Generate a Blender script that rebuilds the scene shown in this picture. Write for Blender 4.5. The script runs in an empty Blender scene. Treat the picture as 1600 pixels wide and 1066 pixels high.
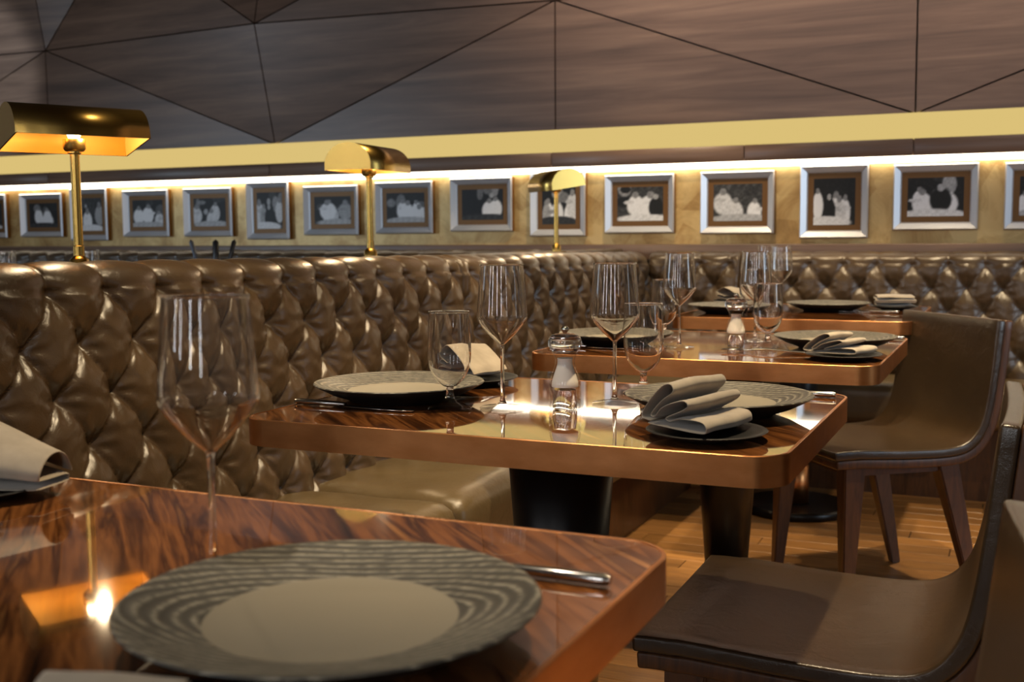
import bpy, bmesh, math, random
from mathutils import Vector, Matrix
random.seed(7)
C = bpy.context.scene.collection
S = bpy.context.scene
PI = math.pi
sin, cos = math.sin, math.cos

# ------------------------------------------------------------------ camera
f_px = 1760.035
yaw, pitch, roll = math.radians(24.3167), math.radians(5.3907), math.radians(-0.41597)
fw = Vector((-sin(yaw)*cos(pitch), cos(yaw)*cos(pitch), -sin(pitch)))
rt = Vector((cos(yaw), sin(yaw), 0)); up = rt.cross(fw)
r2 = rt*cos(roll)+up*sin(roll); u2 = -rt*sin(roll)+up*cos(roll)
cd = bpy.data.cameras.new('camera'); cam = bpy.data.objects.new('camera', cd); C.objects.link(cam)
M = Matrix((r2, u2, -fw)).transposed().to_4x4(); M.translation = Vector((0, 0, 1.02)); cam.matrix_world = M
cd.sensor_width = 36; cd.lens = f_px/1600*36; cd.clip_start = .02
cd.dof.use_dof = True; cd.dof.focus_distance = 1.78; cd.dof.aperture_fstop = 7.5
S.camera = cam

# ------------------------------------------------------------------ world, lights, exposure
S.view_settings.view_transform = 'Standard'; S.view_settings.look = 'None'
S.view_settings.exposure = 0.45; S.view_settings.gamma = 1; S.view_settings.use_curve_mapping = False
w = bpy.data.worlds.new('world'); S.world = w; w.use_nodes = True
w.node_tree.nodes['Background'].inputs[0].default_value = (.60, .50, .42, 1)
w.node_tree.nodes['Background'].inputs[1].default_value = .11
S.cycles.max_bounces = 10; S.cycles.transparent_max_bounces = 24; S.cycles.transmission_bounces = 10
S.cycles.caustics_reflective = False; S.cycles.caustics_refractive = False
S.cycles.sample_clamp_indirect = 6

def spot(loc, tgt, e, col, ang=60, blend=.4, r=.03):
    l = bpy.data.lights.new('ceiling_or_window_spot', 'SPOT'); l.energy = e; l.color = col
    l.spot_size = math.radians(ang); l.spot_blend = blend; l.shadow_soft_size = r
    o = bpy.data.objects.new('ceiling_or_window_spot', l); C.objects.link(o); o.location = loc
    o.rotation_euler = (Vector(tgt)-Vector(loc)).to_track_quat('-Z', 'Y').to_euler()
def area(loc, tgt, sx, sy, e, col, spread=180):
    l = bpy.data.lights.new('window_or_wash_light', 'AREA'); l.energy = e; l.color = col
    l.spread = math.radians(spread); l.shape = 'RECTANGLE'; l.size = sx; l.size_y = sy
    o = bpy.data.objects.new('window_or_wash_light', l); C.objects.link(o); o.location = loc
    o.rotation_euler = (Vector(tgt)-Vector(loc)).to_track_quat('-Z', 'Y').to_euler()
WARM = (1, .77, .47)
spot((-.22, 1.72, 2.75), (-.5, 1.7, .7), 150, WARM, 62)
spot((-.24, 2.85, 2.75), (-.55, 2.8, .7), 150, WARM, 62)
spot((-.10, 3.95, 2.75), (-.4, 4.0, .5), 115, WARM, 64)
spot((-.95, .75, 2.75), (-.65, .75, .7), 40, (1, .86, .66), 60)
area((-.3, 3.9, 3.1), (-.3, 5.0, 2.35), 3.6, .25, 15, (1, .84, .70), 62)  # added warm wash to brighten the upper wall panels, not daylight
spot((-4.6, 1.8, 2.6), (-5.85, 5.0, 1.95), 260, (.66, .83, 1), 20, .5, .05)  # added cool spot standing in for window light on the far-left panels
spot((.75, 2.6, 2.75), (.55, 3.3, 0), 60, WARM, 80)
spot((-1.15, 2.3, 2.75), (-1.45, 2.8, .7), 55, WARM, 80)
spot((-1.15, 4.0, 2.75), (-1.5, 4.1, .8), 80, WARM, 80)
# daylight from the windows on the left, the right and behind
area((4.2, 2.2, 1.6), (-.4, 4.6, 1.1), 1.0, 1.6, 5.5, (.66, .83, 1), 70)
area((-6.6, .6, 1.5), (-2.4, 5, 1.15), 1.4, 1.4, 9, (.66, .83, 1), 80)
for wx in (-4.2, -2.5, -.6, 1.1):  # window light from behind, cut into narrow strips for streaks on the glasses
    area((wx, -3.0, 1.9), (wx*.5-.5, 3, 1.0), .13, 1.7, 12, (.95, .97, 1))

# ------------------------------------------------------------------ materials
def srgb(r, g, b):
    f = lambda c: (c/255/12.92) if c/255 <= .04045 else ((c/255+.055)/1.055)**2.4
    return (f(r), f(g), f(b), 1)
def mat(name, col=(.5, .5, .5, 1), rough=.5, metal=0, **k):
    m = bpy.data.materials.new(name); m.use_nodes = True
    b = m.node_tree.nodes['Principled BSDF']
    b.inputs['Base Color'].default_value = col; b.inputs['Roughness'].default_value = rough; b.inputs['Metallic'].default_value = metal
    for kk, v in k.items(): b.inputs[kk.replace('_', ' ')].default_value = v
    return m, m.node_tree, b
def nd(nt, t, **k):
    n = nt.nodes.new(t)
    for a, v in k.items():
        if a[0] == '_': n.inputs[a[1:].replace('_', ' ')].default_value = v
        else: setattr(n, a, v)
    return n
def coords(nt, scale=(1, 1, 1), rot=(0, 0, 0), kind='Object', loc=(0, 0, 0)):
    tc = nd(nt, 'ShaderNodeTexCoord'); mp = nd(nt, 'ShaderNodeMapping')
    mp.inputs['Scale'].default_value = scale; mp.inputs['Rotation'].default_value = rot; mp.inputs['Location'].default_value = loc
    nt.links.new(tc.outputs[kind], mp.inputs[0]); return mp.outputs[0]
def ramp(nt, src, stops, interp='LINEAR'):
    r = nd(nt, 'ShaderNodeValToRGB'); r.color_ramp.interpolation = interp
    e = r.color_ramp.elements
    while len(e) < len(stops): e.new(.5)
    for i, (p, c) in enumerate(stops): e[i].position = p; e[i].color = c
    nt.links.new(src, r.inputs[0]); return r.outputs[0]
def bump(nt, b, src, strength=.3, dist=.01):
    n = nd(nt, 'ShaderNodeBump'); n.inputs['Strength'].default_value = strength; n.inputs['Distance'].default_value = dist
    nt.links.new(src, n.inputs['Height']); nt.links.new(n.outputs[0], b.inputs['Normal'])
def noise(nt, vec, scale, detail=4, rough=.55, dist=0):
    n = nd(nt, 'ShaderNodeTexNoise'); n.inputs['Scale'].default_value = scale; n.inputs['Detail'].default_value = detail
    n.inputs['Roughness'].default_value = rough; n.inputs['Distortion'].default_value = dist
    if vec is not None: nt.links.new(vec, n.inputs['Vector'])
    return n.outputs['Fac']

def leather(name, c1, c2, rough=.36, coat=.25):
    m, nt, b = mat(name, c1, rough, Coat_Weight=coat, Coat_Roughness=.28)
    v = coords(nt)
    nt.links.new(ramp(nt, noise(nt, v, 5, 5), [(.3, c1), (.75, c2)]), b.inputs['Base Color'])
    n1 = noise(nt, v, 26, 5, .6, .6); vo = nd(nt, 'ShaderNodeTexVoronoi', feature='DISTANCE_TO_EDGE'); vo.inputs['Scale'].default_value = 420
    nt.links.new(v, vo.inputs['Vector'])
    mx = nd(nt, 'ShaderNodeMath', operation='MULTIPLY_ADD'); nt.links.new(vo.outputs['Distance'], mx.inputs[0]); mx.inputs[1].default_value = .12
    nt.links.new(n1, mx.inputs[2]); bump(nt, b, mx.outputs[0], .35, .006)
    return m
M_leather = leather('tufted_brown_leather', srgb(68, 52, 36), srgb(86, 68, 47), .33, .3)
M_seat = leather('seat_brown_leather', srgb(84, 70, 48), srgb(102, 86, 60), .3)
M_chair = leather('dark_chair_leather', srgb(48, 36, 24), srgb(62, 48, 32), .24, .5)

def wood(name, stops, scale=(1, 9, 9), rot=(0, 0, 0), rough=.45, coat=0, dist=1.2, nscale=3, coatr=.05, bumps=.08):
    m, nt, b = mat(name, (.2, .1, .05, 1), rough, Coat_Weight=coat, Coat_Roughness=coatr)
    v = coords(nt, scale, rot)
    n = noise(nt, v, nscale, 8, .62, dist)
    nt.links.new(ramp(nt, n, stops), b.inputs['Base Color'])
    if bumps: bump(nt, b, n, bumps, .003)
    return m
M_wall = wood('walnut_panel', [(.25, srgb(76, 58, 48)), (.5, srgb(110, 85, 70)), (.75, srgb(138, 110, 91))], (.6, 6, 11), rough=.42, coat=.12, coatr=.35, nscale=1.5, dist=.5)
M_oak = wood('oak_plank', [(.3, srgb(120, 82, 44)), (.55, srgb(158, 112, 62)), (.8, srgb(184, 138, 84))], (2, 26, 26), rough=.4, coat=.15, coatr=.2)
M_walnut = wood('walnut_chair_wood', [(.3, srgb(58, 35, 19)), (.7, srgb(96, 61, 34))], (18, 18, 2.5), rough=.4, coat=.2, coatr=.2)
def turned(nt, ang, scale):
    a = coords(nt, (1, 1, 1), (0, 0, math.radians(ang))); mp = nd(nt, 'ShaderNodeMapping'); mp.inputs['Scale'].default_value = scale
    nt.links.new(a, mp.inputs[0]); return mp.outputs[0]
def rosewood():
    m, nt, b = mat('lacquered_rosewood', (.2, .1, .05, 1), .05, IOR=1.5, Coat_Weight=1, Coat_Roughness=.03, Coat_IOR=1.62)
    v = turned(nt, 45, (1.5, 19, 6))
    n = noise(nt, v, 1.5, 6, .56, .55)
    c1 = ramp(nt, n, [(.28, srgb(38, 22, 13)), (.41, srgb(96, 57, 30)), (.50, srgb(150, 94, 50)), (.58, srgb(78, 44, 24)), (.70, srgb(180, 122, 68))])
    n2 = noise(nt, turned(nt, 45, (10, 120, 20)), 1.4, 6, .6, .3)
    mx = nd(nt, 'ShaderNodeMix', data_type='RGBA', blend_type='MULTIPLY'); mx.inputs[0].default_value = .6
    nt.links.new(c1, mx.inputs[6]); nt.links.new(ramp(nt, n2, [(.35, (.45, .4, .38, 1)), (.6, (1, 1, 1, 1))]), mx.inputs[7])
    nt.links.new(mx.outputs[2], b.inputs['Base Color']); return m
M_rose = rosewood()
def copper():
    m, nt, b = mat('brushed_copper', srgb(200, 122, 70), .3, 1)
    v = coords(nt, (3, 3, 8)); n = noise(nt, v, 6, 5)
    nt.links.new(ramp(nt, n, [(.3, srgb(208, 140, 84)), (.7, srgb(226, 158, 102))]), b.inputs['Base Color'])
    n2 = noise(nt, coords(nt), 9, 4)
    nt.links.new(ramp(nt, n2, [(.35, (.28, .28, .28, 1)), (.7, (.38, .38, .38, 1))]), b.inputs['Roughness'])
    return m
M_copper = copper()
M_black = mat('satin_black_metal', srgb(22, 20, 20), .32, .3)[0]
M_brass = mat('polished_brass', srgb(190, 156, 84), .27, 1)[0]
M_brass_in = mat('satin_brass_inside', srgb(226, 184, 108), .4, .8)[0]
M_steel = mat('polished_steel', srgb(190, 186, 180), .16, 1)[0]
M_silver = mat('silver_leaf_frame', srgb(228, 230, 236), .38, .55)[0]
M_frame_side = mat('gilt_frame_side', srgb(150, 104, 44), .4, .6)[0]
M_gold_dark = mat('bronze_mat_board', srgb(118, 82, 40), .5, .3)[0]
M_dark = mat('joint_black', srgb(20, 15, 12), .8)[0]
M_ceil = mat('dark_plaster', srgb(70, 62, 55), .9)[0]
M_under = mat('matt_black_glaze', srgb(20, 20, 21), .45)[0]
def emis(name, col, s):
    m = bpy.data.materials.new(name); m.use_nodes = True; nt = m.node_tree; nt.nodes.clear()
    e = nd(nt, 'ShaderNodeEmission'); e.inputs[0].default_value = col; e.inputs[1].default_value = s
    o = nd(nt, 'ShaderNodeOutputMaterial'); nt.links.new(e.outputs[0], o.inputs[0]); return m
M_led = emis('warm_led_diffuser', (1, .87, .66, 1), 6)
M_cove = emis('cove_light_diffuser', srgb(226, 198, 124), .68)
M_bulb = emis('warm_bulb', (1, .72, .38, 1), 22)
def goldleaf():
    m, nt, b = mat('gold_leaf_wall', srgb(170, 132, 70), .45, .3)
    v = coords(nt); n = noise(nt, v, 4.5, 9, .7, .8)
    br = nd(nt, 'ShaderNodeTexVoronoi', feature='F1'); br.inputs['Scale'].default_value = 9; nt.links.new(v, br.inputs['Vector'])
    a = nd(nt, 'ShaderNodeMath', operation='MULTIPLY_ADD'); nt.links.new(br.outputs['Color'], a.inputs[0]); a.inputs[1].default_value = .18; nt.links.new(n, a.inputs[2])
    nt.links.new(ramp(nt, a.outputs[0], [(.3, srgb(124, 92, 50)), (.5, srgb(176, 140, 84)), (.72, srgb(214, 184, 126))]), b.inputs['Base Color'])
    bump(nt, b, n, .25, .01); return m
M_gold = goldleaf()
def cloth():
    m, nt, b = mat('grey_linen', srgb(150, 142, 128), .85, Sheen_Weight=.3)
    v = coords(nt, (1, 1, 1)); n = noise(nt, v, 900, 2); bump(nt, b, n, .15, .001)
    nt.links.new(ramp(nt, noise(nt, v, 30, 3), [(.3, srgb(142, 131, 115)), (.7, srgb(164, 152, 135))]), b.inputs['Base Color']); return m
M_cloth = cloth()
def rimtex():
    m, nt, b = mat('grey_woodgrain_glaze', srgb(80, 78, 72), .5, Coat_Weight=.12, Coat_Roughness=.3)
    v = coords(nt, (.62, 1, .05))
    wv = nd(nt, 'ShaderNodeTexWave', wave_type='RINGS', rings_direction='Z', wave_profile='SIN')
    wv.inputs['Scale'].default_value = 42; wv.inputs['Distortion'].default_value = 9; wv.inputs['Detail'].default_value = 2; wv.inputs['Detail Scale'].default_value = .22
    nt.links.new(v, wv.inputs['Vector'])
    n = noise(nt, coords(nt, (30, 160, 1)), 2.0, 5, .7)
    mm = nd(nt, 'ShaderNodeMath', operation='MULTIPLY'); nt.links.new(wv.outputs['Fac'], mm.inputs[0])
    nt.links.new(ramp(nt, n, [(.35, (.25, .25, .25, 1)), (.55, (1, 1, 1, 1))]), mm.inputs[1])
    nt.links.new(ramp(nt, mm.outputs[0], [(.3, srgb(66, 63, 58)), (.6, srgb(88, 85, 77)), (.9, srgb(146, 140, 125))]), b.inputs['Base Color'])
    bump(nt, b, wv.outputs['Fac'], .3, .002); return m
M_rim = rimtex()
M_well = mat('smooth_grey_glaze', srgb(140, 132, 116), .5)[0]
def thin_glass():
    m = bpy.data.materials.new('thin_clear_glass'); m.use_nodes = True; nt = m.node_tree; nt.nodes.clear()
    t = nd(nt, 'ShaderNodeBsdfTransparent'); t.inputs[0].default_value = (.965, .965, .96, 1)
    g = nd(nt, 'ShaderNodeBsdfGlossy'); g.inputs['Roughness'].default_value = .01
    lw = nd(nt, 'ShaderNodeFresnel'); lw.inputs[0].default_value = 1.52
    ge = nd(nt, 'ShaderNodeNewGeometry'); ior = nd(nt, 'ShaderNodeMapRange'); ior.inputs['To Min'].default_value = 1.5; ior.inputs['To Max'].default_value = 1/1.5
    nt.links.new(ge.outputs['Backfacing'], ior.inputs['Value']); nt.links.new(ior.outputs[0], lw.inputs[0])
    mx = nd(nt, 'ShaderNodeMixShader'); o = nd(nt, 'ShaderNodeOutputMaterial')
    nt.links.new(lw.outputs[0], mx.inputs[0]); nt.links.new(t.outputs[0], mx.inputs[1]); nt.links.new(g.outputs[0], mx.inputs[2]); nt.links.new(mx.outputs[0], o.inputs[0])
    return m
M_thin = thin_glass()
M_glass = mat('clear_solid_glass', (1, 1, 1, 1), .0, 0, Transmission_Weight=1, IOR=1.5)[0]
M_blown = M_glass; M_foot = M_thin
M_salt = mat('white_salt', srgb(244, 238, 228), .8)[0]

# ------------------------------------------------------------------ helpers
def obj(name, bm, m, parent=None, smooth=False, loc=None, sub=0, solid=0, bevel=0):
    me = bpy.data.meshes.new(name); bm.to_mesh(me); bm.free()
    o = bpy.data.objects.new(name, me); C.objects.link(o)
    for x in (m if isinstance(m, (list, tuple)) else [m]): me.materials.append(x)
    if smooth:
        for p in me.polygons: p.use_smooth = True
        me.set_sharp_from_angle(angle=math.radians(50))
    if parent: o.parent = parent
    if loc: o.location = loc
    if solid:
        md = o.modifiers.new('solid', 'SOLIDIFY'); md.thickness = solid; md.offset = 0
    if bevel:
        md = o.modifiers.new('bevel', 'BEVEL'); md.width = bevel; md.segments = 3; md.limit_method = 'ANGLE'
    if sub:
        md = o.modifiers.new('sub', 'SUBSURF'); md.levels = sub; md.render_levels = sub
    return o
def pydata(name, vs, fs, m, parent=None, smooth=False, **k):
    bm = bmesh.new(); vv = [bm.verts.new(v) for v in vs]
    for f in fs:
        try: bm.faces.new([vv[i] for i in f])
        except ValueError: pass
    bmesh.ops.recalc_face_normals(bm, faces=bm.faces)
    return obj(name, bm, m, parent, smooth, **k)
def box(bm, x0, x1, y0, y1, z0, z1):
    v = [bm.verts.new(p) for p in [(x0,y0,z0),(x1,y0,z0),(x1,y1,z0),(x0,y1,z0),(x0,y0,z1),(x1,y0,z1),(x1,y1,z1),(x0,y1,z1)]]
    return [bm.faces.new([v[i] for i in f]) for f in [(3,2,1,0),(4,5,6,7),(0,1,5,4),(1,2,6,5),(2,3,7,6),(3,0,4,7)]]
def boxo(name, b, m, parent=None, bevel=0, seg=2):
    bm = bmesh.new(); box(bm, *b)
    if bevel: bmesh.ops.bevel(bm, geom=bm.edges[:], offset=bevel, segments=seg, profile=.5, affect='EDGES')
    return obj(name, bm, m, parent, smooth=bool(bevel))
def lathe(bm, prof, n=40, c=(0, 0), closed=False):
    rings = []
    for r, z in prof:
        if r < 1e-6: rings.append([bm.verts.new((c[0], c[1], z))])
        else: rings.append([bm.verts.new((c[0]+r*cos(2*PI*i/n), c[1]+r*sin(2*PI*i/n), z)) for i in range(n)])
    pr = list(zip(rings, rings[1:]))
    if closed: pr.append((rings[-1], rings[0]))
    for a, b in pr:
        for i in range(n):
            j = (i+1) % n
            q = [a[i % len(a)], a[j % len(a)], b[j % len(b)], b[i % len(b)]]
            u = []
            for x in q:
                if x not in u: u.append(x)
            if len(u) > 2:
                try: bm.faces.new(u)
                except ValueError: pass
    bmesh.ops.recalc_face_normals(bm, faces=bm.faces)
def latheo(name, prof, m, parent=None, n=40, closed=False, sharp=False):
    bm = bmesh.new(); lathe(bm, prof, n, closed=closed); return obj(name, bm, m, parent, smooth=not sharp)
def crom(pts, k=6):
    out = []; P = [Vector(p) for p in pts]; P = [2*P[0]-P[1]]+P+[2*P[-1]-P[-2]]
    for i in range(1, len(P)-2):
        for j in range(k):
            t = j/k; a, b, c, d = P[i-1:i+3]
            out.append(.5*((2*b)+(c-a)*t+(2*a-5*b+4*c-d)*t*t+(3*b-a-3*c+d)*t**3))
    out.append(P[-2]); return out
def tag(o, label, cat, group=None):
    o['label'] = label; o['category'] = cat
    if group: o['group'] = group
    return o
def thing(name, label, cat, loc=(0, 0, 0), rz=0, group=None):
    o = bpy.data.objects.new(name, None); C.objects.link(o); o.location = loc; o.rotation_euler = (0, 0, rz)
    o.empty_display_size = .05
    return tag(o, label, cat, group)
def struct(o): o['kind'] = 'structure'; return o
def copy_tree(root, loc, rz, label, group=None):
    r = root.copy(); C.objects.link(r); r.location = loc; r.rotation_euler = (0, 0, rz); r['label'] = label
    if group: r['group'] = group
    for ch in list(root.children):
        c = ch.copy(); C.objects.link(c); c.parent = r
        for g in list(ch.children):
            d = g.copy(); C.objects.link(d); d.parent = c
    return r

# ------------------------------------------------------------------ setting: floor
floor = struct(boxo('floor', (-8, 3, -1.5, 5.6, -.06, -.006), M_dark))
pm = []
for k in range(6):
    ln = [.55, .7, .85, 1.0, .62, .92][k]
    bm = bmesh.new(); box(bm, 0, ln-.003, 0, .087, -.006, .0)
    bmesh.ops.bevel(bm, geom=[e for e in bm.edges if all(v.co.z > -.001 for v in e.verts)], offset=.0015, segments=1, affect='EDGES')
    me = bpy.data.meshes.new('plank'); bm.to_mesh(me); bm.free()
    m2 = M_oak.copy(); m2.node_tree.nodes['Mapping'].inputs['Location'].default_value = (k*3.1, k*1.7, 0)
    hs = nd(m2.node_tree, 'ShaderNodeHueSaturation'); hs.inputs['Value'].default_value = [.82, 1.0, 1.18, .92, 1.08, .7][k]
    bb = m2.node_tree.nodes['Principled BSDF']; src = bb.inputs['Base Color'].links[0].from_socket
    m2.node_tree.links.new(src, hs.inputs['Color']); m2.node_tree.links.new(hs.outputs[0], bb.inputs['Base Color'])
    me.materials.append(m2); pm.append((me, ln))
y = 2.2; cnt = 0
while y < 5.0:
    x = -1.45-random.random()*.5
    while x < 1.4:
        me, ln = random.choice(pm)
        if x+ln > -1.25:
            o = bpy.data.objects.new('plank', me); C.objects.link(o); o.location = (x, y, 0); o.parent = floor; cnt += 1
        x += ln
    y += .09
far_planks = boxo('floor_boards', (-8, 3, -1.5, 2.198, -.0055, -.001), M_oak, floor)
boxo('floor_boards', (1.9, 3, 2.198, 5.0, -.0055, -.001), M_oak, floor)

# ------------------------------------------------------------------ setting: back wall
wall = struct(boxo('wall_back', (-8, 3, 5.09, 5.2, 0, 3.2), M_dark))
boxo('gold_leaf_panel', (-8, 3, 5.0, 5.088, .945, 1.34), M_gold, wall)
ledge = struct(boxo('trim_1', (-8, 3, 4.93, 5.0, .90, .972), M_wall, bevel=.004))
fx = [-7.3, -5.9, -5.215, -3.64, -2.03, -1.12, -.42, .5, 1.6, 3.0]
for a, b in zip(fx, fx[1:]):
    boxo('fascia_board', (a+.002, b-.002, 4.955, 5.088, 1.333, 1.403), M_wall, wall, bevel=.002, seg=1)
led = struct(boxo('trim_2', (-8, 3, 4.962, 4.995, 1.309, 1.3325), M_led))
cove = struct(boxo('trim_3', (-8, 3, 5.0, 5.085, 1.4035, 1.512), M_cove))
# faceted walnut panels, each triangle one piece
W1, W2, W3 = 1.508, 2.11, 2.74
def gx(k): return -.42-1.606*k
def V(row, k):
    z = (W1, W2, W3)[row]; rel = {(1, 2): .15, (1, 4): .05, (0, 4): -.06, (2, 3): .12, (1, 0): .02}.get((row, k), 0)
    return Vector((gx(k), 5.0-rel, z))
Ux = Vector((-4.62, 4.96, W3))
tris = []
for k in range(-2, 5):   # row 1: column between k and k+1
    if k % 2 == 0: tris += [(V(0, k), V(1, k+1), V(0, k+1)), (V(0, k), V(1, k), V(1, k+1))]
    else: tris += [(V(0, k), V(1, k), V(0, k+1)), (V(1, k), V(1, k+1), V(0, k+1))]
for k in range(-2, 5):
    if k == 2: tris += [(V(1, 3), V(2, 3), Ux), (V(1, 3), Ux, V(1, 2)), (V(1, 2), Ux, V(2, 2))]
    elif k % 2 == 0: tris += [(V(1, k), V(2, k+1), V(1, k+1)), (V(1, k), V(2, k), V(2, k+1))]
    else: tris += [(V(1, k), V(2, k), V(1, k+1)), (V(2, k), V(2, k+1), V(1, k+1))]
for t in tris:
    c = sum(t, Vector())/3; pts = []
    # inset each corner so the joints stay open
    for i in range(3):
        p, a, b = t[i], t[(i+1) % 3], t[(i+2) % 3]
        d1 = (a-p).normalized(); d2 = (b-p).normalized(); s = max(.18, sin(d1.angle(d2)))
        pts.append(p+(d1+d2)*(.0035/s))
    bm = bmesh.new(); fr = [bm.verts.new(p) for p in pts]; bk = [bm.verts.new((p.x, 5.088, p.z)) for p in pts]
    bm.faces.new(fr); bm.faces.new(bk[::-1])
    for i in range(3): j = (i+1) % 3; bm.faces.new([fr[i], bk[i], bk[j], fr[j]])
    bmesh.ops.recalc_face_normals(bm, faces=bm.faces)
    obj('wood_panel', bm, M_wall, wall)
struct(boxo('ceiling', (-8, 3, -1.5, 5.2, 3.2, 3.3), M_ceil))

# ------------------------------------------------------------------ banquettes
P, R = .1345, .0905
def tuft(y, s, D, y0, rows=None):
    """height of the leather above the buttons; s measured down from the top button row"""
    yy = (y-y0)/P+.045*noise1(y*4.3, s*5.1)
    q = s/R+.05*noise1(y*4.1+3, s*5.3+1)
    if q < 0:      # pleats that run over the top roll
        fy = min(yy % 1, 1-yy % 1)*P; pa = abs(sin(PI*yy)); r = math.hypot(fy, s)
        return D*(.26*pa**.6+.20*(1-math.exp(-fy/.005))*math.exp(s/.06)+.45*(1-math.exp(-(r/.026)**1.6)))
    a, b = yy+q/2, yy-q/2
    pa, pb = abs(sin(PI*a)), abs(sin(PI*b))
    i, j = round(a), round(b); by = (i+j)/2; bq = i-j          # nearest button
    dx, dz = (yy-by)*P, (q-bq)*R; r = math.hypot(dx, dz)
    k = P*R/math.hypot(P/2, R)*.9
    da, db = abs(a-i)*k, abs(b-j)*k
    crease = (1-.95*math.exp(-da/.0035))*(1-.6*math.exp(-db/.003))
    rad = .0022*sin(math.atan2(dz, dx)*7+i*2.1+j*1.3)*math.exp(-((r-.028)/.016)**2)
    return D*(.36*(pa*pb)**.5+.20*crease+.62*(1-math.exp(-(r/.030)**1.5)))+rad+.0014*noise1(yy*3.1, q*2.7)
def noise1(a, b): return sin(a*2.3+sin(b*1.7)*2)*cos(b*3.1+sin(a*1.3)*2)
def back_panel(name, u0, u1, zt0, zt1, y0, parent, axis, face, lean=.03, depth=.36, res=.0065, D=.03, mirror=False, flip=False, zlo=.43, only_top=False, endround=.02):
    """tufted back: u along the bench; profile rises from the seat, rolls over the top and back"""
    nu = max(8, int(abs(u1-u0)/res)); prof = []
    s = .55 if not only_top else .2
    ns = int((s)/res)
    prof = [('v', s*i/ns) for i in range(ns, 0, -1)]      # distance below the top button row
    rr = .05; na = 12
    vs, fs = [], []
    rows = []
    for iu in range(nu+1):
        u = u0+(u1-u0)*iu/nu; ft = (u-u0)/(u1-u0); zt = zt0+(zt1-zt0)*ft
        e = min(u-min(u0, u1), max(u0, u1)-u); er = 1 if e > endround else math.sqrt(max(0, 1-(1-e/endround)**2))
        row = []
        zr = zt-.050                                       # centre height of the roll
        for k, sd in prof:
            h = tuft(u, sd-.012, D, y0)*er
            row.append((-(lean*(sd/.5)-lean)*1.0*0+lean*(sd/.5)-lean+h, zr-sd+.0))
        for i in range(na+1):
            t = PI/2*i/na; sd = -(rr*t)
            h = tuft(u, sd-.012, D, y0)*er
            row.append((-lean-rr+rr*cos(t)+h*cos(t), zr+(rr-.02)*sin(t)+h*sin(t)*.75-.004))
        xe = -lean-rr
        for i in range(1, 8):
            h = tuft(u, -rr*PI/2-.02*i, D, y0)*er*(1-.0*i)
            row.append((xe-(depth/2-rr-lean)*i/7, zr+(rr-.02)+h*.75*(1-i/9)-.004))
        rows.append(row)
    nv = len(rows[0])
    for iu, row in enumerate(rows):
        u = u0+(u1-u0)*iu/nu
        for x, z in row:
            vs.append((face+x, u, z) if axis == 'y' else (u, face-x, z))
    for i in range(nu):
        for j in range(nv-1): fs.append((i*nv+j, (i+1)*nv+j, (i+1)*nv+j+1, i*nv+j+1))
    # end caps
    me = bpy.data.meshes.new(name); me.from_pydata(vs, [], fs); me.materials.append(M_leather)
    bm = bmesh.new(); bm.from_mesh(me)
    bm.verts.ensure_lookup_table()
    ends = [[bm.verts[iu*nv+j] for j in range(nv)] for iu in (0, nu)]
    for col in ends:
        a = col[0].co; b = col[-1].co
        q = bm.verts.new((b.x, b.y, a.z)) if axis == 'y' else bm.verts.new((b.x, b.y, a.z))
        for j in range(nv-1):
            try: bm.faces.new([col[j], col[j+1], q])
            except ValueError: pass
    bmesh.ops.recalc_face_normals(bm, faces=bm.faces)
    # make sure the tufted side faces out
    bm.to_mesh(me); bm.free()
    for p in me.polygons: p.use_smooth = True
    o = bpy.data.objects.new(name, me); C.objects.link(o); o.parent = parent
    return o
def roundbox(name, b, m, parent, r=.03, bulge=.012, res=.03, noisy=.002):
    """upholstered pad with rounded edges and a slight crown"""
    x0, x1, y0, y1, z0, z1 = b; nx, ny = max(6, int((x1-x0)/res)), max(6, int((y1-y0)/res))
    bm = bmesh.new(); box(bm, *b)
    bmesh.ops.subdivide_edges(bm, edges=[e for e in bm.edges if abs(e.verts[0].co.x-e.verts[1].co.x) > .01], cuts=nx, use_grid_fill=True)
    bmesh.ops.subdivide_edges(bm, edges=[e for e in bm.edges if abs(e.verts[0].co.y-e.verts[1].co.y) > res*.9], cuts=ny, use_grid_fill=True)
    bmesh.ops.subdivide_edges(bm, edges=[e for e in bm.edges if abs(e.verts[0].co.z-e.verts[1].co.z) > .02], cuts=5, use_grid_fill=True)
    for v in bm.verts:
        p = v.co.copy(); c = Vector((min(max(p.x, x0+r), x1-r), min(max(p.y, y0+r), y1-r), min(max(p.z, z0+r), z1-r)))
        d = p-c
        if d.length > 1e-6: v.co = c+d.normalized()*r
        if p.z > (z0+z1)/2:
            fx_ = max(0, min(1, min(p.x-x0, x1-p.x)/.08)); fy = max(0, min(1, min(p.y-y0, y1-p.y)/.08))
            v.co.z += bulge*fx_*fy+noisy*noise1(p.x*9, p.y*7)
    return obj(name, bm, m, parent, smooth=True)

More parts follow.
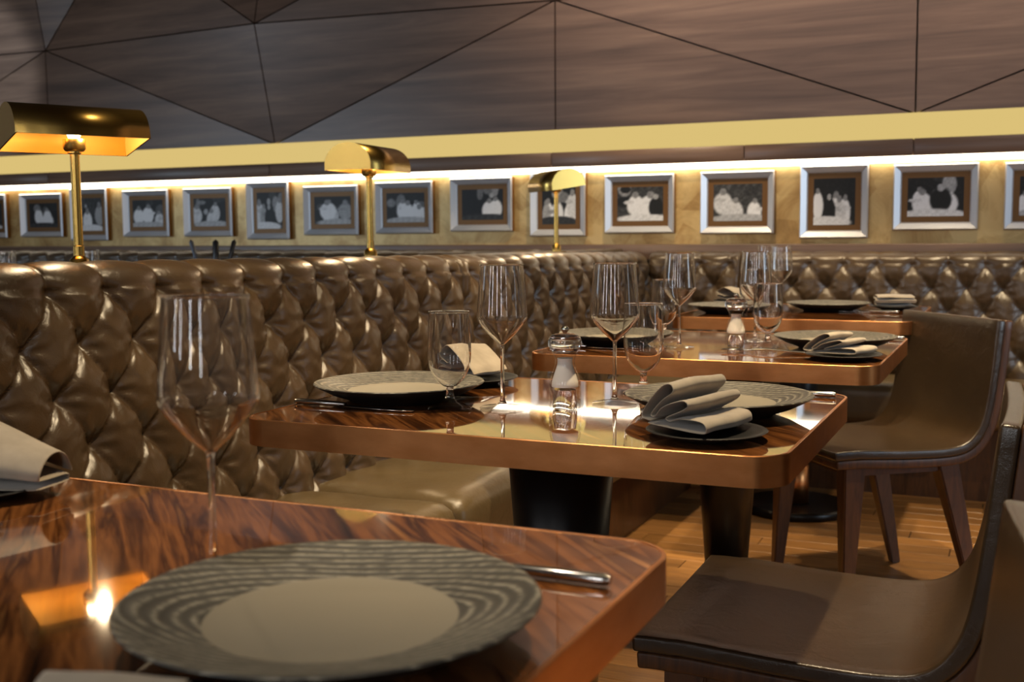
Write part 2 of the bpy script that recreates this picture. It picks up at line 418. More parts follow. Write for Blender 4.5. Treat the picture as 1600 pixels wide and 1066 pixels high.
# divider banquette that runs away from the camera along the left of the tables
dv = thing('banquette', 'deep-buttoned brown leather banquette running away behind the dining tables, brass lamps along its top', 'banquette', (0, 0, 0))
ztop = lambda y: .990-.0112*(y-1.2)
back_panel('backrest', .55, 2.938, ztop(.55), ztop(2.938), 1.4085, dv, 'y', -1.478, res=.0042)
back_panel('backrest', 2.942, 4.745, ztop(2.942), ztop(4.745), 1.4085+.135*12-.015, dv, 'y', -1.478, res=.005)
boxo('back_panel', (-1.86, -1.648, .55, 4.86, .02, .915), M_leather, dv, bevel=.02)
boxo('top_pad', (-1.80, -1.64, .55, 4.86, .88, .953), M_leather, dv, bevel=.01)
ys = [.2, 1.0, 2.12, 3.24, 4.36]
for a, b in zip(ys, ys[1:]):
    roundbox('seat_cushion', (-1.50, -1.08, a+.002, b-.002, .27, .447), M_seat, dv, r=.035)
boxo('base', (-1.64, -1.19, .2, 4.38, .0, .268), M_walnut, dv)

# banquette along the back wall, right of the divider
bk = thing('banquette', 'dark buttoned leather banquette along the back wall, behind the farthest table and beneath the photographs', 'banquette')
zb = .950
back_panel('backrest', -1.50, -1.088, zb, zb, -1.40, bk, 'x', 4.76, depth=.30)
back_panel('backrest', -1.082, 1.9, zb, zb, -.80, bk, 'x', 4.76, depth=.30, res=.0075)
boxo('back_panel', (-1.455, 1.9, 4.84, 4.928, .02, .90), M_leather, bk)
xs = [-1.05, -.2, .7, 1.6]
for a, b in zip(xs, xs[1:]):
    roundbox('seat_cushion', (a+.002, b-.002, 4.37, 4.75, .30, .447), M_seat, bk, r=.03)
boxo('base', (-1.05, 1.6, 4.55, 4.84, 0, .298), M_walnut, bk)
# banquette along the back wall, left of the divider
bl = thing('banquette', 'far buttoned banquette under the photographs, only its top seen beyond the divider', 'banquette')
back_panel('backrest', -7.2, -1.90, zb+.01, zb+.01, -4.0, bl, 'x', 4.76, depth=.30, res=.014, only_top=True)
boxo('back_panel', (-7.2, -1.90, 4.84, 4.928, .02, .90), M_leather, bl)
boxo('seat_cushion', (-7.2, -1.90, 4.30, 4.80, .27, .45), M_seat, bl, bevel=.03)
boxo('base', (-7.2, -1.90, 4.45, 4.84, 0, .268), M_walnut, bl)

# ------------------------------------------------------------------ tables
TH = .75
def rrect(x0, x1, y0, y1, r, n=8):
    pts = []
    for cx, cy, a in ((x1-r, y1-r, 0), (x0+r, y1-r, 90), (x0+r, y0+r, 180), (x1-r, y0+r, 270)):
        for i in range(n+1):
            t = math.radians(a+90*i/n); pts.append((cx+r*cos(t), cy+r*sin(t)))
    return pts
def slab(name, pts, z0, z1, m, parent, smooth=False, bev=0):
    bm = bmesh.new(); lo = [bm.verts.new((x, y, z0)) for x, y in pts]; hi = [bm.verts.new((x, y, z1)) for x, y in pts]
    bm.faces.new(hi); bm.faces.new(lo[::-1]); n = len(pts)
    for i in range(n): f = bm.faces.new([lo[i], lo[(i+1) % n], hi[(i+1) % n], hi[i]]); f.smooth = True
    o = obj(name, bm, m, parent); return o
def band(name, outer, inner, z0, z1, zl, m, parent):
    """copper edge: outer skirt, a thin top lip and the inside return"""
    bm = bmesh.new(); n = len(outer)
    A = [bm.verts.new((x, y, z0)) for x, y in outer]; B = [bm.verts.new((x, y, z1-.001)) for x, y in outer]
    B2 = [bm.verts.new((x*.75+u*.25, y*.75+v*.25, z1)) for (x, y), (u, v) in zip(outer, inner)]
    Cc = [bm.verts.new((x, y, z1)) for x, y in inner]; D_ = [bm.verts.new((x, y, z0)) for x, y in inner]
    for L1, L2 in ((A, B), (B, B2), (B2, Cc), (Cc, D_), (D_, A)):
        for i in range(n):
            f = bm.faces.new([L1[i], L1[(i+1) % n], L2[(i+1) % n], L2[i]]); f.smooth = L1 is A
    bmesh.ops.recalc_face_normals(bm, faces=bm.faces); o = obj(name, bm, m, parent); o.data.set_sharp_from_angle(angle=math.radians(30)); return o
def table(x0, x1, y0, y1, label, ped=None, r=.05):
    cx, cy = (x0+x1)/2, (y0+y1)/2
    t = thing('dining_table', label, 'table', (cx, cy, 0))
    hx, hy = (x1-x0)/2, (y1-y0)/2
    slab('tabletop', rrect(-hx+.004, hx-.004, -hy+.004, hy-.004, r-.004), TH-.034, TH-.0006, M_rose, t)
    band('copper_edge', rrect(-hx, hx, -hy, hy, r), rrect(-hx+.0038, hx-.0038, -hy+.0038, hy-.0038, r-.0038), TH-.040, TH, 0, M_copper, t)
    px, py = (ped[0]-cx, ped[1]-cy) if ped else (0, 0)
    for nm, prof, m, n in (('pedestal', [(0, .712), (.088, .712), (.050, .178), (0, .178)], M_black, 48),
                        ('collar', [(0, .18), (.043, .18), (.043, .028), (0, .028)], M_copper, 32),
                        ('base_disc', [(0, .03), (.188, .03), (.195, .024), (.195, .0), (0, .0)], M_black, 64)):
        bm = bmesh.new(); lathe(bm, prof, n, (px, py)); o = obj(nm, bm, m, t)
        for p in o.data.polygons: p.use_smooth = abs(p.normal.z) < .6
    return t
table(-1.075, -.2635, .30, .9375, 'nearest dining table, glossy rosewood top with thin copper edge, one wine glass on it')
table(-1.064, -.2530, 1.347, 1.943, 'middle copper-edged rosewood dining table with salt mill and two place settings on it')
table(-1.030, -.2560, 2.352, 3.05, 'second-farthest copper-edged rosewood table, beside the chair with the square leather back')
table(-1.047, -.2900, 3.566, 4.35, 'farthest copper-edged rosewood table, in front of the back wall banquette', ped=(-.73, 4.16))

# ------------------------------------------------------------------ plates
def make_plate(r=.141):
    t = thing('dinner_plate', 'x', 'plate')
    latheo('body', [(0, .002), (.074, .002), (.077, 0), (.082, 0), (.085, .003), (.112, .0125), (r-.002, .0265), (r, .0285)], M_under, t, 72)
    latheo('rim', [(r, .0285), (r-.001, .0298), (r-.005, .0296), (.122, .0250), (.102, .0205), (.085, .0165)], M_rim, t, 72)
    latheo('well', [(.085, .0165), (.082, .0158), (.06, .0150), (0, .0148)], M_well, t, 72)
    return t
plates = [(-.414, .620, 24, 'large grey wood-grain plate with smooth centre on the nearest table'),
          (-.934, 1.612, 20, 'wood-grain plate on the middle table next to the leather bench, steel knife before it'),
          (-.411, 1.667, 24, 'wood-grain plate on the middle table on the chair side, behind the fanned napkin'),
          (-.905, 2.628, 30, 'dark-sided plate on the second-farthest table on the bench side, behind the salt mill'),
          (-.394, 2.715, 24, 'dark-sided plate on the second-farthest table next to the brown leather chair'),
          (-.900, 3.800, 10, 'pale plate on the farthest table at its bench end beside the napkin'),
          (-.605, 4.000, 24, 'pale plate on the farthest table towards its right end, behind the glasses')]
pl0 = make_plate()
for i, (x, y, a, lab) in enumerate(plates):
    if i == 0: pl0.location = (x, y, TH); pl0.rotation_euler.z = math.radians(a); pl0['label'] = lab; pl0['group'] = 'wood-grain dinner plates'
    else: copy_tree(pl0, (x, y, TH), math.radians(a), lab)

def make_side():
    t = thing('side_plate', 'x', 'plate')
    latheo('body', [(0, .002), (.035, .002), (.038, 0), (.042, 0), (.05, .004), (.078, .011), (.08, .0125), (.078, .0135), (.072, .0125)], M_under, t, 56)
    latheo('surface', [(.072, .0125), (.05, .0075), (.03, .006), (0, .006)], M_under, t, 56)
    return t
sides = [(-1.000, .835, 'small black side plate at the bench end of the nearest table, under a folded napkin'),
         (-.430, .425, 'small black side plate under the napkin at the very front edge of the picture'),
         (-.905, 1.835, 'small black side plate behind the short-stemmed glass, under a napkin, middle table'),
         (-.372, 1.445, 'small black side plate under the fanned napkin, middle table'),
         (-.340, 2.470, 'small black side plate under a stacked napkin, second-farthest table'),
         (-.960, 4.150, 'small black side plate behind the plate on the farthest table, bench end'),
         (-.400, 4.130, 'small black side plate at the right end of the farthest table')]
sp0 = make_side()
for i, (x, y, lab) in enumerate(sides):
    if i == 0: sp0.location = (x, y, TH); sp0['label'] = lab; sp0['group'] = 'black side plates'
    else: copy_tree(sp0, (x, y, TH), 0, lab)

# ------------------------------------------------------------------ glasses
def shell(prof, th=.0011):
    """double wall from an outer profile (bottom to rim)"""
    P_ = [Vector((r, z)) for r, z in prof]; inner = []
    for i, p in enumerate(P_):
        a = P_[max(0, i-1)]; b = P_[min(len(P_)-1, i+1)]; d = (b-a).normalized(); n = Vector((-d.y, d.x))
        q = p+n*th
        if q.x < .0002: q.x = 0
        inner.append((q.x, q.y))
    return [tuple(p) for p in P_]+inner[::-1]
def make_wine():
    t = thing('wine_glass', 'x', 'glass')
    bowl = crom([(.0035, .100), (.0075, .1035), (.020, .1150), (.033, .1300), (.0385, .1385)], 4)+crom([(.0396, .1425), (.0392, .150), (.0375, .172), (.0352, .200), (.0333, .2235)], 4)
    bw = shell([tuple(p) for p in bowl]); bw[-1] = (0, .1025); bw[0] = (.0034, .0995)
    latheo('bowl', bw, M_blown, t, 48)
    latheo('rim', [(.0333+.0011*cos(a*PI/4), .2236+.0011*sin(a*PI/4)) for a in range(8)], M_glass, t, 48, closed=True)
    st = crom([(.0034, .0995), (.0030, .092), (.0029, .06), (.0031, .03), (.0045, .012), (.010, .0062), (.022, .0034), (.0355, .0022)], 4)
    latheo('stem', [(0, .1005)]+[tuple(p) for p in st[:19]]+[(0, st[18][1])], M_glass, t, 24)
    latheo('foot', [(0, st[18][1])]+[tuple(p) for p in st[18:]]+[(.0362, .0012), (.0355, .0003), (0, .0003)], M_foot, t, 48)
    return t
def make_water():
    t = thing('water_glass', 'x', 'glass')
    bowl = crom([(.006, .036), (.012, .0385), (.0235, .050), (.0310, .066), (.0338, .085), (.0336, .105), (.0322, .130), (.0312, .152)], 5)
    bw = shell([tuple(p) for p in bowl], .0013); bw[-1] = (0, .0385); bw[0] = (.0055, .0355)
    latheo('bowl', bw, M_blown, t, 48)
    latheo('rim', [(.0312+.0012*cos(a*PI/4), .1521+.0012*sin(a*PI/4)) for a in range(8)], M_glass, t, 48, closed=True)
    st = crom([(.0062, .0365), (.0055, .031), (.0062, .024), (.0078, .018), (.012, .0115), (.022, .0058), (.0335, .003)], 4)
    latheo('stem', [(0, .0365)]+[tuple(p) for p in st[:13]]+[(0, st[12][1])], M_glass, t, 28)
    latheo('foot', [(0, st[12][1])]+[tuple(p) for p in st[12:]]+[(.0345, .0015), (.034, .0003), (0, .0003)], M_foot, t, 48)
    return t
wines = [(-.582, .705, 'large wine glass in the foreground on the nearest table, its foot behind the grey plate'),
         (-.732, 1.583, 'tall wine glass on the middle table, between the short-stemmed glass and the salt mill'),
         (-.585, 1.691, 'tall wine glass on the middle table just right of the salt mill'),
         (-.736, 2.595, 'tall wine glass on the second-farthest table, left of the small salt mill'),
         (-.600, 2.800, 'tall wine glass on the second-farthest table, right of the small salt mill'),
         (-.83, 4.06, 'tall wine glass on the farthest table, seen through the glass before it'),
         (-.745, 3.880, 'rightmost tall wine glass, on the farthest table by the pale plate'),
         (-3.44, 3.05, 'glass rim peeping over the divider bench at the left edge of the picture'),
         (-3.16, 3.18, 'glass rim peeping over the divider bench just right of the first brass lamp pole')]
g0 = make_wine()
for i, (x, y, lab) in enumerate(wines):
    z = TH
    if i == 0: g0.location = (x, y, z); g0['label'] = lab; g0['group'] = 'wine glasses'
    else: copy_tree(g0, (x, y, z), random.random(), lab)
waters = [(-.803, 1.541, 'short-stemmed water glass on the middle table, in front of the napkin by the bench'),
          (-.579, 1.823, 'short-stemmed water glass on the middle table, partly behind the rim of the chair side plate'),
          (-.835, 2.805, 'short-stemmed water glass on the second-farthest table, left of its left wine glass'),
          (-.535, 2.635, 'short-stemmed water glass on the second-farthest table, against the rim of its right plate'),
          (-.80, 3.65, 'short-stemmed water glass on the farthest table, behind the small salt mill')]
h0 = make_water()
for i, (x, y, lab) in enumerate(waters):
    if i == 0: h0.location = (x, y, TH); h0['label'] = lab; h0['group'] = 'short-stemmed water glasses'
    else: copy_tree(h0, (x, y, TH), 0, lab)
# table beyond the divider that carries the glasses peeping over it
table(-3.7, -2.45, 2.85, 3.55, 'dining table hidden beyond the divider bench, only glass rims and handles above it seen')

# ------------------------------------------------------------------ salt mills
def make_mill():
    t = thing('salt_mill', 'x', 'salt mill')
    body = crom([(.0245, .004), (.0248, .012), (.0240, .0145), (.0248, .017), (.0248, .030), (.0238, .0325), (.0245, .036)], 3)+crom([(.0240, .042), (.0200, .055), (.0160, .067), (.0150, .075), (.0170, .083), (.0200, .089)], 4)
    body = [tuple(p) for p in body]
    latheo('body', [(0, 0), (.022, 0)]+body+[(0, .0895)], M_foot, t, 48)
    sa = [(r-.0035, z) for r, z in body if .034 < z < .080]
    latheo('salt', [(0, sa[0][1])]+sa+[(0, sa[-1][1]+.001)], M_salt, t, 40)
    latheo('base_insert', [(0, .0015), (.019, .0015), (.0195, .010), (.017, .030), (0, .030)], M_glass, t, 40)
    latheo('head', shell([(0, .0900)]+[tuple(p) for p in crom([(.019, .0900), (.0245, .0950), (.0262, .1025), (.0245, .1105), (.018, .1160), (.006, .1180)], 4)]+[(0, .1182)], .004), M_blown, t, 48)
    latheo('collar', [(.0195, .0885), (.0205, .0895), (.0195, .0910), (.010, .0912), (.010, .0885)], M_foot, t, 40, closed=True)
    latheo('knob', [(.003, .1180), (.0035, .1195), (.0065, .1225), (.0062, .1265), (.003, .1290), (0, .1293), ], M_glass if False else M_steel, t, 24)
    return t
mill = make_mill(); mill.location = (-.640, 1.615, TH); mill['label'] = 'clear salt mill with round steel knob on the middle table, half full of salt'; mill['group'] = 'salt mills'
copy_tree(mill, (-.611, 2.640, TH), 0, 'clear salt mill on the second-farthest table between two wine glasses')

# ------------------------------------------------------------------ cutlery
def knife(loc, rz, lab):
    t = thing('table_knife', lab, 'knife', loc, rz, 'steel table cutlery')
    bm = bmesh.new(); pts = [(-.105, .0042, .0036), (-.10, .0058, .0046), (-.05, .0056, .0044), (-.015, .0042, .0036), (-.008, .0040, .0030)]
    rings = []
    for x, ry, rz_ in pts: rings.append([bm.verts.new((x, ry*cos(2*PI*i/12), .0052+rz_*sin(2*PI*i/12))) for i in range(12)])
    for a, b in zip(rings, rings[1:]):
        for i in range(12): bm.faces.new([a[i], a[(i+1) % 12], b[(i+1) % 12], b[i]])
    bm.faces.new(rings[0][::-1]); bm.faces.new(rings[-1]); obj('handle', bm, M_steel, t, smooth=True)
    o = [(-.008, -.004), (.0, -.0075), (.06, -.0095), (.10, -.0085), (.115, -.002), (.116, .0035), (.11, .0055), (0, .0055), (-.008, .004)]
    slab('blade', o, .0016, .0034, M_steel, t); return t
def fork(loc, rz, lab):
    t = thing('table_fork', lab, 'fork', loc, rz, 'steel table cutlery')
    bm = bmesh.new(); pts = [(-.10, .005, .002), (-.06, .0045, .002), (0, .0028, .0018), (.03, .0035, .0016)]
    rings = []
    for i_, (x, ry, rz_) in enumerate(pts): rings.append([bm.verts.new((x, ry*cos(2*PI*i/10), .004+[0, .002, .005, .004][i_]+rz_*sin(2*PI*i/10))) for i in range(10)])
    for a, b in zip(rings, rings[1:]):
        for i in range(10): bm.faces.new([a[i], a[(i+1) % 10], b[(i+1) % 10], b[i]])
    bm.faces.new(rings[0][::-1]); bm.faces.new(rings[-1]); obj('handle', bm, M_steel, t, smooth=True)
    slab('neck', [(.028, -.003), (.036, -.0085), (.058, -.0115), (.058, .0115), (.036, .0085), (.028, .003)], .005, .0068, M_steel, t)
    for k in range(4):
        yc = -.0095+.00633*k; slab('tine', [(.057, yc-.0017), (.098, yc-.001), (.098, yc+.001), (.057, yc+.0017)], .005, .0068, M_steel, t)
    return t
knife((-.385, .800, TH), PI, 'steel knife on the nearest table, handle end showing right of the big grey plate')
fork((-.96, .74, TH), PI, 'steel fork at the left edge of the nearest table, tines under the napkin')
knife((-.958, 1.497, TH), math.radians(-2), 'steel knife lying before the bench-side plate on the middle table')
fork((-.905, 1.720, TH-.0), math.radians(8), 'fork in the shade of the bench-side plate on the middle table') if False else None
fork((-.855, 1.790, TH), math.radians(-72), 'fork between bench-side plate and glasses on the middle table') if False else None
knife((-.375, 1.885, TH), PI, 'steel knife handle poking out behind the chair-side plate on the middle table')
knife((-.365, 2.965, TH), PI, 'steel knife behind the right plate on the second-farthest table')
fork((-.52, 2.535, TH), PI, 'steel fork left of the stacked napkin on the second-farthest table')
knife((-.93, 2.505, TH), 0, 'steel knife before the bench-side plate on the second-farthest table')
knife((-.47, 3.935, TH), PI, 'steel knife right of the glasses on the farthest table')

# ------------------------------------------------------------------ napkins
def napkin(loc, rz, prof, L, lab, taper=(1, 1), lift=0, shear=0, skew=0, nseg=10, th=.0022, wob=.003, tilt=0):
    """a folded linen napkin: a folded cross-section (v, z) swept along x"""
    pts = crom([(v, z) for v, z in prof], 5); vs, fs = [], []; n = len(pts)
    for i in range(nseg+1):
        t = i/nseg; s = taper[0]+(taper[1]-taper[0])*t
        for j, p in enumerate(pts):
            k = j/(n-1)
            x = L*(t-.5)+skew*p.x*1.0+wob*sin(k*9+t*3)+.35*shear*L*(k-.5)*(1 if t > .5 else .6)*abs(2*t-1)
            vs.append((x, p.x*s+shear*(t-.5)*L*.3+wob*.6*sin(t*5+k*4), p.y*min(1, .3+.75*s)+lift*t*(p.y/.03)+wob*.35*sin(t*7+k*6)+tilt*t+.002))
    for i in range(nseg):
        for j in range(n-1): fs.append((i*n+j, (i+1)*n+j, (i+1)*n+j+1, i*n+j+1))
    o = pydata('napkin', vs, fs, M_cloth, None, True, solid=th, sub=1)
    o.location = loc; o.rotation_euler = (0, 0, rz)
    return tag(o, lab, 'napkin', 'folded grey napkins')
fan = [(.052, .004), (-.046, .003), (-.060, .008), (-.052, .017), (-.012, .016), (.004, .011), (.010, .015), (-.018, .027), (-.032, .036), (-.022, .042), (.014, .030), (.030, .016), (.038, .019), (.020, .038), (.000, .052), (.006, .061), (.024, .056), (.052, .030), (.062, .012), (.044, .008)]
napkin((-.385, 1.462, TH+.013), math.radians(72), fan, .135, 'fanned grey napkin on a black side plate, front right of the middle table', taper=(1.0, .8), lift=.003, skew=.25)
stack = [(-.052, .003), (.040, .003), (.050, .008), (.042, .014), (-.040, .012), (-.052, .016), (-.046, .023), (.036, .022), (.046, .027), (.040, .033), (-.030, .031), (-.044, .034), (-.036, .041), (.020, .041), (.034, .044), (.028, .048), (-.02, .046)]
napkin((-.345, 2.475, TH+.012), math.radians(70), [(v*.95, z*.72) for v, z in fan], .11, 'grey napkin in stacked rolls, front right of the second-farthest table', taper=(.95, .85), skew=-.2)
flat = [(-.050, .003), (.050, .003), (.056, .008), (.050, .013), (-.044, .012), (-.052, .017), (-.046, .023), (.040, .026), (.050, .031), (.044, .037), (-.042, .034), (-.055, .030)]
puff = [(-.056, .003), (.050, .004), (.060, .009), (.050, .015), (-.046, .016), (-.060, .022), (-.056, .034), (-.03, .050), (.01, .055), (.045, .046), (.064, .028), (.066, .018)]
napkin((-1.005, .850, TH+.012), math.radians(4), [(v*1.2, z*1.25) for v, z in puff], .19, 'thick folded grey napkin at the left edge on the nearest table', taper=(1.15, .34), tilt=-.004, nseg=14)
tent = [(-.055, .004), (.055, .003), (.060, .009), (.045, .013), (.0, .012), (.030, .018), (.045, .024), (.030, .030), (.010, .025), (.038, .034), (.046, .042), (.032, .053), (.015, .057), (-.02, .042), (-.055, .022), (-.068, .010)]
napkin((-.918, 1.850, TH+.012), math.radians(74), tent, .11, 'peaked grey napkin against the leather bench, seen behind the short-stemmed glass', taper=(.95, .8), skew=.2)
napkin((-.965, 4.150, TH+.012), math.radians(70), tent, .10, 'loose grey napkin on the farthest table at its bench end, behind the glasses', taper=(1, .8))
napkin((-.400, 4.130, TH+.012), math.radians(12), flat, .13, 'neat folded grey napkin at the right end of the farthest table', taper=(.95, .95))
napkin((-.430, .428, TH+.010), math.radians(30), [(v*.8, z*.62) for v, z in flat], .085, 'grey napkin tip at the very bottom edge of the picture', taper=(.9, .6))

# dark handles standing beyond the divider
uh = thing('cutlery_pot', 'dark handles sticking up beyond the divider bench, under the left photographs', 'cutlery pot', (-2.62, 3.22, TH))
latheo('pot', [(0, 0), (.045, 0), (.05, .10), (.047, .10), (.043, .004), (0, .004)], M_black, uh, 32)
M_blue = mat('dark_blue_plastic', srgb(30, 38, 58), .4)[0]
for k, (dx, dy, tx, ty) in enumerate([(-.03, 0, -.05, -.02), (.0, .02, 0, .0), (.03, 0, .05, .025)]):
    a = Vector((dx*.5, dy*.5, .02)); b = Vector((dx+tx, dy+ty, .262)); d = (b-a).normalized(); bm = bmesh.new()
    e1 = d.cross(Vector((0, 1, 0))).normalized(); e2 = d.cross(e1); w_ = .014 if k == 1 else .009
    vv = [[bm.verts.new(p+e1*w_*cos(2*PI*i/10)+e2*.006*sin(2*PI*i/10)) for i in range(10)] for p in (a, a.lerp(b, .6), b-d*.01)]
    tip = bm.verts.new(b)
    for q, r_ in zip(vv, vv[1:]):
        for i in range(10): bm.faces.new([q[i], q[(i+1) % 10], r_[(i+1) % 10], r_[i]])
    for i in range(10): bm.faces.new([vv[-1][i], vv[-1][(i+1) % 10], tip])
    bm.faces.new(vv[0][::-1]); obj('handle', bm, M_blue if k == 0 else M_black, uh, smooth=True)

# ------------------------------------------------------------------ brass lamps
def make_lamp():
    t = thing('brass_lamp', 'x', 'lamp')
    latheo('base', [(0, 0), (.040, 0), (.040, .003), (.0185, .004), (.0175, .026), (.0125, .030), (.0105, .033), (0, .033)], M_brass, t, 40)
    latheo('pole', [(0, .03), (.0105, .03), (.0105, .052), (.0092, .053), (.0090, .229), (.013, .231), (.013, .235), (0, .235)], M_brass, t, 28)
    latheo('socket', [(0, .233), (.017, .235), (.021, .240), (.021, .258), (0, .258)], M_brass, t, 32)
    latheo('bulb', [(0, .258), (.010, .260), (.014, .270), (.010, .280), (0, .284)], M_bulb, t, 24)
    # shade: half barrel with closed ends, axis along x
    bm = bmesh.new(); L, r, z0, n, th = .125, .070, .247, 28, .0015
    prof = [(-r, z0)]+[(-r*cos(PI*i/n), z0+.014+.060*sin(PI*i/n)) for i in range(n+1)]+[(r, z0)]
    def sheet(rr, off):
        return [[bm.verts.new((x, y*rr, z0+(z-z0)*rr)) for y, z in prof] for x in (-L+off, L-off)]
    o1 = sheet(1, 0); n2 = len(prof)
    for j in range(n2-1): bm.faces.new([o1[0][j], o1[1][j], o1[1][j+1], o1[0][j+1]])
    for s_ in (0, 1): bm.faces.new(o1[s_])
    bmesh.ops.recalc_face_normals(bm, faces=bm.faces)
    for f in bm.faces: f.smooth = len(f.verts) == 4
    obj('shade', bm, M_brass, t)
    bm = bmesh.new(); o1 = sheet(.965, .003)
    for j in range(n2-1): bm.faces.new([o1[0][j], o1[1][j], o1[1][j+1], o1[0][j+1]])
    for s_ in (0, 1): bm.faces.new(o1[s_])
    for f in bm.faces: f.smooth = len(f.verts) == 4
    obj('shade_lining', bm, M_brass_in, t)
    return t
l0 = make_lamp(); l0.location = (-1.68, 1.665, .952); l0.rotation_euler = (0, math.radians(0), math.radians(62)); l0['group'] = 'brass shade lamps on the divider'
l0['label'] = 'largest brass lamp at the left on the bench top, warm light inside its half-barrel shade'
copy_tree(l0, (-1.68, 2.750, .952), math.radians(94), 'middle brass lamp on the bench top, closed end of its shade facing the camera')
copy_tree(l0, (-1.68, 4.150, .951), math.radians(135), 'farthest, smallest brass lamp on the bench top, brightly lit under its shade')
for l_, a_ in ((l0, 11), (bpy.data.objects['brass_lamp.002'], 9)):
    for ch in l_.children:
        if ch.name.startswith('shade'):
            th = math.radians(a_); ch.rotation_euler = (-th, 0, 0); ch.location = (0, -.26*sin(th), .26-.26*cos(th))
for (x, y) in ((-1.68, 1.665), (-1.68, 2.75), (-1.68, 4.15)):
    l = bpy.data.lights.new('lamp_bulb_light', 'POINT'); l.energy = 2.2; l.color = (1, .76, .46); l.shadow_soft_size = .012
    o = bpy.data.objects.new('lamp_bulb_light', l); C.objects.link(o); o.location = (x+.0, y, .952+.262); o.location.x += .026

# ------------------------------------------------------------------ framed photographs
def photo_mesh(name, wd, ht, seed, parent, n=44):
    """black-and-white print: blurred figures written into the print's own colours"""
    rn = random.Random(seed); m_ = int(n*ht/wd)
    bg = rn.choice([.03, .06, .10, .22]); blobs = []
    for k in range(rn.randint(3, 6)):
        cx = rn.uniform(.08, .92); hy = rn.uniform(.45, .8); tone = rn.choice([.75, .85, .6, .04, .9]); s = rn.uniform(.07, .13)
        blobs.append((cx, hy-.32, s*1.7, .30, tone)); blobs.append((cx+rn.uniform(-.02, .02), hy, s*.62, s*.85, .5 if tone > .5 else .62))
        if rn.random() > .4: blobs.append((cx+rn.uniform(-.15, .15), hy-.22, .12, .05, tone*.9))
    blobs.append((rn.uniform(.3, .7), .05, .6, .14, rn.choice([.8, .65, .2])))
    extra = [(rn.uniform(0, 1), rn.uniform(.5, 1), rn.uniform(.04, .2), rn.uniform(.05, .3), rn.uniform(0, .6)) for _ in range(4)]
    vs, cols, fs = [], [], []
    for j in range(m_+1):
        for i in range(n+1):
            u, v = i/n, j/m_; c = bg+.05*noise1(u*11+seed, v*9)
            for bx, by, rx, ry, tn in extra+blobs:
                d = ((u-bx)/rx)**2+((v-by)/ry)**2
                if d < 1.25: k = min(1, (1.25-d)/.4); c = c*(1-k)+tn*k
            c += .06*noise1(u*40+seed, v*37); c = max(.01, min(1, c))
            vs.append(((u-.5)*wd, 0, (v-.5)*ht)); cols.append(min(.9, (c*1.15)**2.6))
    for j in range(m_):
        for i in range(n): a = j*(n+1)+i; fs.append((a, a+1, a+n+2, a+n+1))
    me = bpy.data.meshes.new(name); me.from_pydata(vs, [], fs); at = me.color_attributes.new('print', 'FLOAT_COLOR', 'POINT')
    for i, c in enumerate(cols): at.data[i].color = (c, c, c*1.02, 1)
    me.materials.append(M_photo); o = bpy.data.objects.new(name, me); C.objects.link(o); o.parent = parent; return o
M_photo, nt_, b_ = mat('photographic_print', (.5, .5, .5, 1), .55)
at_ = nd(nt_, 'ShaderNodeAttribute', attribute_name='print'); nt_.links.new(at_.outputs['Color'], b_.inputs['Base Color'])
def frame(x, zc, wd, ht, label, seed, dep=.035):
    t = thing('picture_frame', label, 'picture frame', (x, 5.0, zc), 0, 'silver-framed photographs on the gold wall')
    W, H_ = wd/2, ht/2; b = .032
    lv = [(W, H_, 0), (W, H_, -dep*.75), (W-.005, H_-.005, -dep), (W-b*.85, H_-b*.85, -dep*.5), (W-b, H_-b, -dep*.3), (W-b, H_-b, -.008)]
    for side in range(4):
        bm = bmesh.new(); L_ = []
        for a, c, y_ in lv:
            cn = [(-a, y_, -c), (a, y_, -c), (a, y_, c), (-a, y_, c)]
            p, q = Vector(cn[side]), Vector(cn[(side+1) % 4]); d_ = (q-p).normalized()*.0004
            L_.append((bm.verts.new(p+d_), bm.verts.new(q-d_)))
        for (p, q), (r_, s_) in zip(L_, L_[1:]): bm.faces.new([p, q, s_, r_])
        bm.faces.new([l[0] for l in L_]); bm.faces.new([l[1] for l in L_][::-1]); bm.faces.new([L_[0][0], L_[-1][0], L_[-1][1], L_[0][1]])
        bmesh.ops.recalc_face_normals(bm, faces=bm.faces)
        o = obj('rail', bm, [M_silver, M_frame_side], t)
        for p in o.data.polygons:
            cc = p.center
            if abs(cc.y+dep*.375) < .004 and (abs(abs(cc.x)-W) < .002 or abs(abs(cc.z)-H_) < .002): p.material_index = 1
    bx_ = boxo('mat_board', (-W+b-.002, W-b+.002, -.008, -.001, -H_+b-.002, H_-b+.002), M_gold_dark, t)
    k = .024
    ph = photo_mesh('photograph', wd-2*b-2*k, ht-2*b-2*k, seed, t); ph.location = (0, -.0092, 0)
    return t
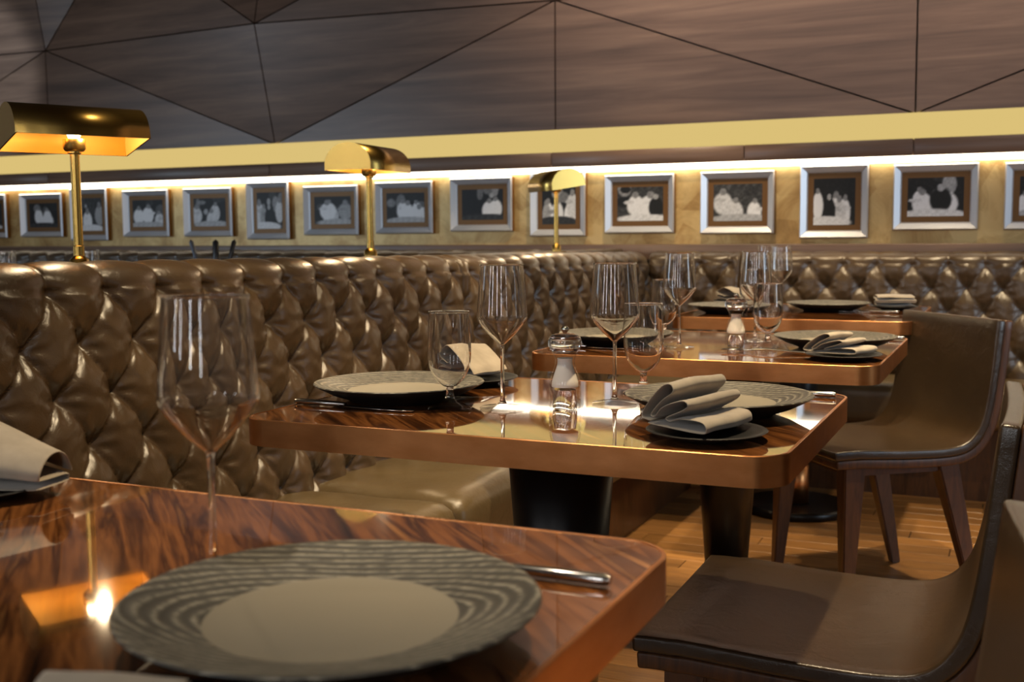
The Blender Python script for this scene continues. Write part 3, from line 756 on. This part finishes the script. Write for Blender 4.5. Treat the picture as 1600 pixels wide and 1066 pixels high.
FR = [(-5.753, .335, .262, 1.155, 'leftmost silver-framed photograph, mostly cut by the left edge of the picture'),
      (-5.303, .335, .255, 1.155, 'dark silver-framed photograph left of the first brass lamp pole'),
      (-4.931, .280, .300, 1.155, 'upright silver-framed photograph directly behind the first brass lamp pole'),
      (-4.508, .330, .262, 1.155, 'silver-framed photograph of a small group, first to the right of the large brass lamp'),
      (-4.072, .330, .265, 1.155, 'silver-framed photograph second to the right of the large brass lamp, above the dark handles'),
      (-3.672, .275, .305, 1.158, 'upright silver-framed photograph midway between large and middle brass lamps'),
      (-3.275, .335, .255, 1.153, 'silver-framed photograph just left of the middle brass lamp pole'),
      (-2.840, .330, .260, 1.160, 'silver-framed photograph just right of the middle brass lamp pole'),
      (-2.409, .335, .260, 1.168, 'silver-framed photograph between the middle and farthest brass lamps'),
      (-2.007, .282, .308, 1.166, 'upright silver-framed photograph behind the farthest brass lamp'),
      (-1.605, .332, .267, 1.157, 'silver-framed photograph first to the right of the farthest brass lamp'),
      (-1.154, .329, .274, 1.155, 'silver-framed photograph over the bench corner, left of the upright one on the right'),
      (-.738, .285, .310, 1.151, 'upright silver-framed photograph at the right, over the farthest table'),
      (-.332, .330, .271, 1.163, 'large-looking silver-framed photograph above the square leather chair'),
      (.094, .330, .268, 1.160, 'rightmost silver-framed photograph, cut by the right edge of the picture')]
for i, (x, wd, ht, zc, lab) in enumerate(FR): frame(x, zc, wd, ht, lab, 11+i*7)

# ------------------------------------------------------------------ chairs
def make_chair():
    """local frame: faces -x, seat z .45, back top .775; origin on the floor under the seat centre"""
    t = thing('dining_chair', 'x', 'chair')
    Wd, n = .45, 14
    prof = crom([(-.228, .433), (-.20, .4345), (-.15, .434), (-.07, .430), (0, .427), (.11, .427), (.170, .440), (.210, .478), (.232, .54), (.248, .65), (.262, .782)], 5)
    def sheet(off, wd, i0=0, i1=None):
        pp = prof[i0:i1]; vs, fs = [], []; m_ = len(pp)
        for i in range(n+1):
            v = (i/n-.5)*wd; e = abs(2*i/n-1)
            for j, p in enumerate(pp):
                a, b = pp[max(0, j-1)], pp[min(m_-1, j+1)]; d = (b-a).normalized(); nn = Vector((-d.y, d.x))
                cr = .006*(e**2)-.004
                q = p+nn*(off+cr*(1 if j > 8 else .3)); vs.append((q.x, v, q.y))
        for i in range(n):
            for j in range(m_-1): fs.append((i*m_+j, (i+1)*m_+j, (i+1)*m_+j+1, i*m_+j+1))
        return vs, fs
    vs, fs = sheet(0, Wd)
    o = pydata('leather_shell', vs, fs, M_chair, t, True, solid=.024, bevel=.0115)
    vs, fs = sheet(-.0245, Wd-.004, 1)
    o = pydata('wood_shell', vs, fs, M_walnut, t, True, solid=.024, bevel=.004)
    # apron under the seat
    bm = bmesh.new(); box(bm, -.175, .14, -.195, .195, .372, .408); bmesh.ops.bevel(bm, geom=bm.edges[:], offset=.004, segments=2, affect='EDGES')
    obj('seat_frame', bm, M_walnut, t)
    for sx, sy in ((-1, 1), (-1, -1), (1, 1), (1, -1)):
        bm = bmesh.new(); top = Vector((-.155 if sx < 0 else .125, sy*.178, .40)); bot = Vector((-.175 if sx < 0 else .225, sy*.198, 0))
        rings = []
        for p, h in ((top, .031), (top.lerp(bot, .3), .026), (bot, .0145)):
            rings.append([bm.verts.new(p+Vector((a*h, b*h*.8, 0))) for a, b in ((-1, -1), (1, -1), (1, 1), (-1, 1))])
        for a, b in zip(rings, rings[1:]):
            for i in range(4): bm.faces.new([a[i], a[(i+1) % 4], b[(i+1) % 4], b[i]])
        bm.faces.new(rings[0]); bm.faces.new(rings[-1][::-1]); bmesh.ops.recalc_face_normals(bm, faces=bm.faces)
        bmesh.ops.bevel(bm, geom=bm.edges[:], offset=.003, segments=2, affect='EDGES'); obj('leg', bm, M_walnut, t)
    return t
c0 = make_chair(); c0.location = (-.265, 1.725, 0); c0['group'] = 'leather shell dining chairs'
c0['label'] = 'brown leather chair at the bottom right, its seat half in shadow by the nearest table'
copy_tree(c0, (-.385, 3.310, 0), math.radians(38), 'square-backed brown leather chair turned towards the camera at the second-farthest table')
copy_tree(c0, (-.236, .835, 0), math.radians(5), 'leather chair at the right edge, only the top of its curved back showing')
